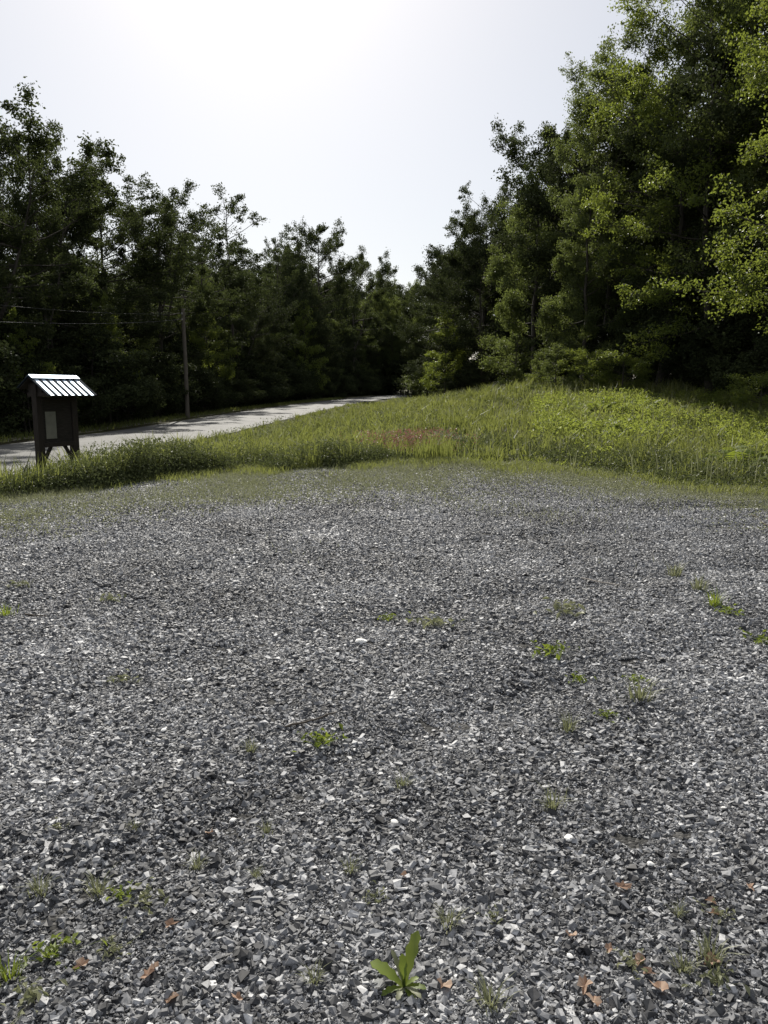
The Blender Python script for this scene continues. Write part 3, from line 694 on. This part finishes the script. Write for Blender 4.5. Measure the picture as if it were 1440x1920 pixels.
# ------------------------------------------------------------------ utility pole and wires
def tube_obj(name, path, radii, sides, mat, parent=None):
    V, F = [], []; tube(np.array(path, float), radii, sides, V, F, 0)
    n = len(path) * sides; F4 = np.array(F)
    return link(name, np_mesh(name, np.concatenate(V), F4, smooth=True), M[mat], parent)
PY = y_wood(350, -15.2); PX = x_at(350, PY); pz = h1(PX, PY)
pole = empty('utility_pole', (PX, PY, pz)); tag(pole, 'thin brown wooden utility pole at the far roadside', 'utility pole')
ph = z_at(578, PY) - pz
tube_obj('shaft', [(0, 0, -.3), (0, 0, ph * .5), (-.05, 0, ph)], [.14, .12, .10], 10, 'pole_wood', pole)
wz = [z_at(588, PY), z_at(599, PY)]
for w_ in wz:
    tube_obj('insulator', [(-.06, -.16, w_ - pz - .06), (-.06, -.16, w_ - pz + .05)], [.05, .035], 8, 'ceramic', pole)
    box('bracket', (-.05, -.1, w_ - pz - .03), (.05, .16, .05), 'pole_wood', pole)
ends = [((-24, 24, z_at(520, 24)), 'upper overhead wire running from the utility pole along the road', 572), ((-24, 24, z_at(560, 24)), 'lower brighter overhead wire running from the utility pole along the road', 603)]
for (ex, lb, yl), w_, rr in zip(ends, wz, (.006, .009)):
    A = np.array([PX - .06, PY - .16, w_]); ex = np.array([-14.7, 21.5, 0]); 
    t0 = None; best = None
    for ze in np.arange(3.5, 8, .05):                         # end height so the span passes where the photo shows it
        B = np.array([ex[0], ex[1], ze]); tt = np.linspace(0, 1, 40)
        Pth = A + (B - A) * tt[:, None]; Pth[:, 2] -= .28 * 4 * tt * (1 - tt)
        dep = Pth[:, 1] * CP - (Pth[:, 2] - EYE) * SP; u_ = 720 + FOC * Pth[:, 0] / dep; v_ = 960 - FOC * (Pth[:, 1] * SP + (Pth[:, 2] - EYE) * CP) / dep
        er = abs(np.interp(0, u_[::-1], v_[::-1]) - yl)
        if best is None or er < best[0]: best = (er, Pth)
    tag(tube_obj('overhead_wire', best[1], [rr] * 40, 5, 'wire'), lb, 'wire')

# ------------------------------------------------------------------ small things on the gravel
rs_ = np.random.default_rng(77)
def leaf_blade(name, L, W, curl, lobes, mat, seed, up0=1.1):
    """a long leaf with a midrib crease, arching from its base"""
    r = np.random.default_rng(seed); n = 9; V, F = [], []
    for k in range(n):
        t = k / (n - 1); ang_ = up0 - curl * t
        if k == 0: p = np.zeros(3)
        else: p = p + np.array([math.cos(ang_), 0, math.sin(ang_)]) * L / (n - 1)
        w = W * (0.12 + .88 * math.sin(math.pi * min(1, (t * .82 + .06)) ** 1.25)) * (1 + lobes * (1 if k % 2 else -1)) * (1 if k < n - 1 else .12)
        V += [p + [0, -w / 2, w * .12], p.copy(), p + [0, w / 2, w * .12]]
    for k in range(n - 1):
        b = 3 * k; F += [(b, b + 1, b + 4, b + 3), (b + 1, b + 2, b + 5, b + 4)]
    return np_mesh(name, np.array(V), np.array(F), np.repeat(np.clip(r.normal(.55, .12, n), 0, 1), 3), smooth=True)
gx0, gy0 = at(757, 1878)
dn = empty('dock_weed', (gx0, gy0, lz(gx0, gy0) + .004)); tag(dn, 'lone bright green weed with long upright leaves in the gravel', 'weed'); dn.scale = (.8,) * 3
for k, (az, L, W, curl, up0, mt) in enumerate(((62, .175, .042, .45, 1.15, 'gravel_weed'), (158, .135, .050, .55, .75, 'gravel_weed'), (120, .12, .018, .7, 1.2, 'gravel_weed_dull'),
                                               (250, .07, .02, .9, .6, 'gravel_weed_dull'), (-50, .09, .02, .9, .7, 'gravel_weed_dull'), (15, .06, .02, .8, .9, 'gravel_weed'), (205, .085, .026, .9, .5, 'gravel_weed'), (-15, .08, .024, .8, .6, 'gravel_weed'), (95, .10, .026, .5, 1.3, 'gravel_weed'), (300, .07, .022, 1.0, .5, 'gravel_weed'))):
    o = link('leaf', leaf_blade('leaf', L, W, curl, .16, mt, 90 + k, up0), M[mt], dn); o.rotation_euler = (0, 0, math.radians(az))
tube_obj('stem', [(0, 0, -.02), (.002, 0, .03)], [.006, .004], 6, 'gravel_weed', dn)

def tuft(seed, kind):
    r = np.random.default_rng(seed)
    if kind == 'leafy':
        n = 34; a = r.uniform(0, 6.28, n); q = np.abs(r.normal(0, .045, n))
        pos = np.column_stack([np.cos(a) * q * 1.3, np.sin(a) * q * 1.3, .008 + r.uniform(0, .035, n)])
        V, F = leaf_cloud(pos, .034, r, 1.2, .5); rn = np.repeat(np.clip(r.normal(.55, .2, n), 0, 1), 4)
        base_v = V.reshape(n, 4, 3)[:, 0]; c0 = len(V)                      # a thin stalk joins every leaf to the root
        V = np.concatenate([V, [[0, 0, -.01]], base_v + [.0016, .0016, 0]]); rn = np.concatenate([rn, np.full(n + 1, .4)])
        F = np.concatenate([F, np.column_stack([np.full(n, c0), np.arange(n) * 4, c0 + 1 + np.arange(n)])])
        return np_mesh('tuft', V, F, rn)
    n = 46; a = r.uniform(0, 6.28, n); q = np.abs(r.normal(0, .022, n)); x_, y_ = np.cos(a) * q, np.sin(a) * q
    h_ = r.uniform(.03, .10, n); la = a + r.normal(0, .5, n); L_ = h_ * r.uniform(.3, 1.1, n); w_ = .0042
    sx, sy = -np.sin(la) * w_ / 2, np.cos(la) * w_ / 2; z0 = np.zeros(n)
    V = np.stack([np.stack([x_ - sx, y_ - sy, z0], 1), np.stack([x_ + sx, y_ + sy, z0], 1),
                  np.stack([x_ + sx * .9 + np.cos(la) * L_ * .4, y_ + sy * .9 + np.sin(la) * L_ * .4, h_ * .7], 1), np.stack([x_ - sx * .9 + np.cos(la) * L_ * .4, y_ - sy * .9 + np.sin(la) * L_ * .4, h_ * .7], 1),
                  np.stack([x_ + np.cos(la) * L_, y_ + np.sin(la) * L_, h_ * .95], 1)], 1).reshape(-1, 3)
    i = np.arange(n)[:, None] * 5
    return np_mesh('tuft', V, [i + np.array([[0, 1, 2, 3]]), i + np.array([[3, 2, 4]])], np.repeat(np.clip(r.normal(.5, .2, n), 0, 1), 5))
TM = {}
for k in range(3):
    for kd in ('leafy', 'grassy'):
        for mt in ('gravel_weed', 'gravel_weed_dull'):
            me = tuft(100 + k, kd); me.materials.append(M[mt]); TM[kd, mt, k] = me
B_, D_ = 'gravel_weed', 'gravel_weed_dull'
tufts = [(1035, 1240, 'leafy', B_, 1.5, 'bright green leafy clump on the bare mid gravel'), (1085, 1280, 'leafy', B_, .8, 'small bright sprig beside the bright green leafy clump'),
         (105, 1803, 'leafy', B_, 1.2, 'bright spreading clump near the dry brown leaves'), (228, 1690, 'leafy', B_, .8, 'green sprout beside a dull grassy tuft')]
lab = {('leafy', D_): ('small dull green weed among the grey stones', 'dull weeds in the gravel'), ('grassy', D_): ('thin dull grass tuft among the grey stones', 'dull grass tufts in the gravel'),
       ('grassy', B_): ('small fresh grass tuft growing out of the gravel', 'fresh grass tufts in the gravel'), ('leafy', B_): ('little fresh green leafy weed growing out of the gravel', 'fresh weeds in the gravel')}
for px, py, kd, mt, s in ((1200, 1325, 'grassy', D_, 1.5), (1195, 1285, 'leafy', B_, .8), (1340, 1150, 'grassy', B_, 1.5), (1365, 1165, 'leafy', B_, 1.2), (1310, 1120, 'grassy', D_, 1.6), (600, 1410, 'leafy', B_, 1.1),
                          (1035, 1535, 'grassy', D_, 1.3), (840, 1760, 'grassy', D_, 1.0), (268, 1705, 'leafy', D_, 1.1), (185, 1680, 'grassy', D_, 1.1), (215, 1805, 'leafy', D_, .9), (75, 1685, 'grassy', D_, 1.0),
                          (500, 1572, 'grassy', D_, .7), (730, 1165, 'leafy', B_, 1.0), (815, 1187, 'leafy', D_, 1.6), (755, 1492, 'grassy', D_, .9), (1138, 1357, 'leafy', B_, .7), (1067, 1385, 'grassy', D_, 1.0),
                          (1432, 1212, 'leafy', B_, 1.3), (1060, 1165, 'leafy', D_, 2.0), (1265, 1085, 'grassy', D_, 1.6), (10, 1165, 'grassy', B_, 1.3), (37, 1112, 'leafy', D_, 1.2), (205, 1138, 'leafy', D_, 1.1),
                          (230, 1282, 'leafy', D_, .9), (470, 1427, 'grassy', D_, .7), (18, 1850, 'grassy', B_, 1.1), (60, 1900, 'leafy', D_, 1.0), (660, 1655, 'grassy', D_, .8), (1330, 1830, 'grassy', D_, 1.2),
                          (1338, 1870, 'leafy', D_, 1.0), (590, 1868, 'grassy', D_, .8), (1185, 1840, 'leafy', D_, .8), (1345, 1740, 'leafy', D_, .7), (1280, 1850, 'grassy', D_, .9), (700, 1710, 'leafy', D_, .7),
                          (925, 1745, 'leafy', D_, .6), (480, 1665, 'grassy', D_, .6), (370, 1640, 'grassy', D_, .8), (108, 1575, 'leafy', D_, .6), (250, 1570, 'grassy', D_, .6), (1270, 1740, 'grassy', D_, .6), (920, 1915, 'grassy', D_, 1.1)):
    tufts.append((px, py, kd, mt, s, None))
for k, (px, py, kd, mt, s, lb) in enumerate(tufts):
    x, y = at(px, py); o = link('gravel_weed', TM[kd, mt, k % 3]); o.location = (x, y, lz(x, y) + .004); s = s * (.75 if py > 1450 else 1.0); o.scale = (s, s, s * .9); o.rotation_euler = (0, 0, k * 1.7)
    if lb: tag(o, lb, 'weed')
    else: tag(o, lab[kd, mt][0], 'weed', lab[kd, mt][1])

def dry_leaf(seed):
    r = np.random.default_rng(seed); n = 13; V = [np.array([0, 0, .004])]
    for k in range(n):
        a = k / n * 6.283; rr = .024 * (1 + (.15 if k % 2 else -.15) + r.normal(0, .2)) * (1.25 if k in (0,) else 1)
        V.append(np.array([math.cos(a) * rr * 1.25, math.sin(a) * rr * .85, .005 + abs(math.sin(a)) * rr * .7 + r.normal(0, .006)]))
    F = np.array([(0, 1 + k, 1 + (k + 1) % n) for k in range(n)])
    me = np_mesh('dry_leaf', np.array(V), F, np.clip(r.normal(.5, .22, n + 1), 0, 1)); me.materials.append(M['dry_leaf']); return me
DL = [dry_leaf(200 + k) for k in range(5)]
for k, (px, py) in enumerate(((395, 1570), (322, 1762), (155, 1837), (292, 1846), (278, 1862), (325, 1907), (445, 1905), (757, 1668), (830, 1882), (1163, 1690), (1330, 1718), (1337, 1742), (1405, 1690), (1068, 1786), (1140, 1810),
                              (1198, 1835), (1214, 1856), (1095, 1882), (1112, 1912), (1238, 1890), (1332, 1836), (762, 1842))):
    x, y = at(px, py); o = link('dry_leaf', DL[k % 5]); o.location = (x, y, lz(x, y) + .012); s = rs_.uniform(.45, .8); o.scale = (s, s, s)
    o.rotation_euler = (rs_.normal(0, .25), rs_.normal(0, .25), rs_.uniform(0, 6.28)); tag(o, 'curled orange-brown dead leaf lying on the gravel', 'dead leaf', 'dead leaves on the gravel')

def pebble(seed):
    import bmesh
    bm = bmesh.new(); bmesh.ops.create_icosphere(bm, subdivisions=2, radius=1); r = np.random.default_rng(seed)
    pl = [(unit(r.normal(0, 1, 3)), r.uniform(.62, .9)) for _ in range(9)]
    for v in bm.verts:
        c = np.array(v.co)
        for nn, dd in pl:
            e_ = c @ nn - dd
            if e_ > 0: c = c - nn * e_
        v.co = c * [1.2, .9, .6]
    me = bpy.data.meshes.new('pale_stone'); bm.to_mesh(me); bm.free(); me.materials.append(M['pale_stone']); return me
PB = [pebble(300 + k) for k in range(4)]
for k, (px, py, s, lb) in enumerate(((677, 1222, .034, 'bright white stone lying alone on the open gravel'), (358, 1294, .024, 'smaller white stone flat on the open gravel'), (1065, 1596, .019, None), (437, 1546, .014, None), (740, 1565, .016, None),
                                     (308, 1391, .014, None), (1355, 1534, .010, None), (25, 1388, .013, None), (3, 1686, .012, None), (1218, 1645, .013, None), (1068, 1823, .010, None), (665, 1417, .011, None))):
    x, y = at(px, py); o = link('pale_stone', PB[k % 4]); o.location = (x, y, lz(x, y) + .010 + s * .3); o.scale = (s, s, s * .75); o.rotation_euler = (0, 0, k * 2.1)
    if lb: tag(o, lb, 'stone')
    else: tag(o, 'little pale stone standing out among grey gravel', 'stone', 'pale stones in the gravel')
for (a_, b_, r_, mt, lb) in (((45, 1166), (92, 1170), .007, 'twig', 'short dark stick lying on the gravel'), ((540, 1388), (632, 1360), .006, 'twig', 'long thin dark twig lying slantwise on the gravel'),
                             ((1092, 1094), (1162, 1108), .006, 'twig_pale', 'thin pale stick lying on the gravel'), ((1412, 975), (1440, 992), .012, 'twig', 'dark stick near the grassy rim of the gravel')):
    p, q = np.array([*at(*a_), lz(*at(*a_)) + .014]), np.array([*at(*b_), lz(*at(*b_)) + .016]); tt = np.linspace(0, 1, 7)
    path = p + (q - p) * tt[:, None] + np.column_stack([rs_.normal(0, .008, 7), rs_.normal(0, .012, 7), np.abs(rs_.normal(0, .004, 7))])
    tag(tube_obj('stick', path, list(np.linspace(r_, r_ * .5, 7)), 6, mt), lb, 'stick')
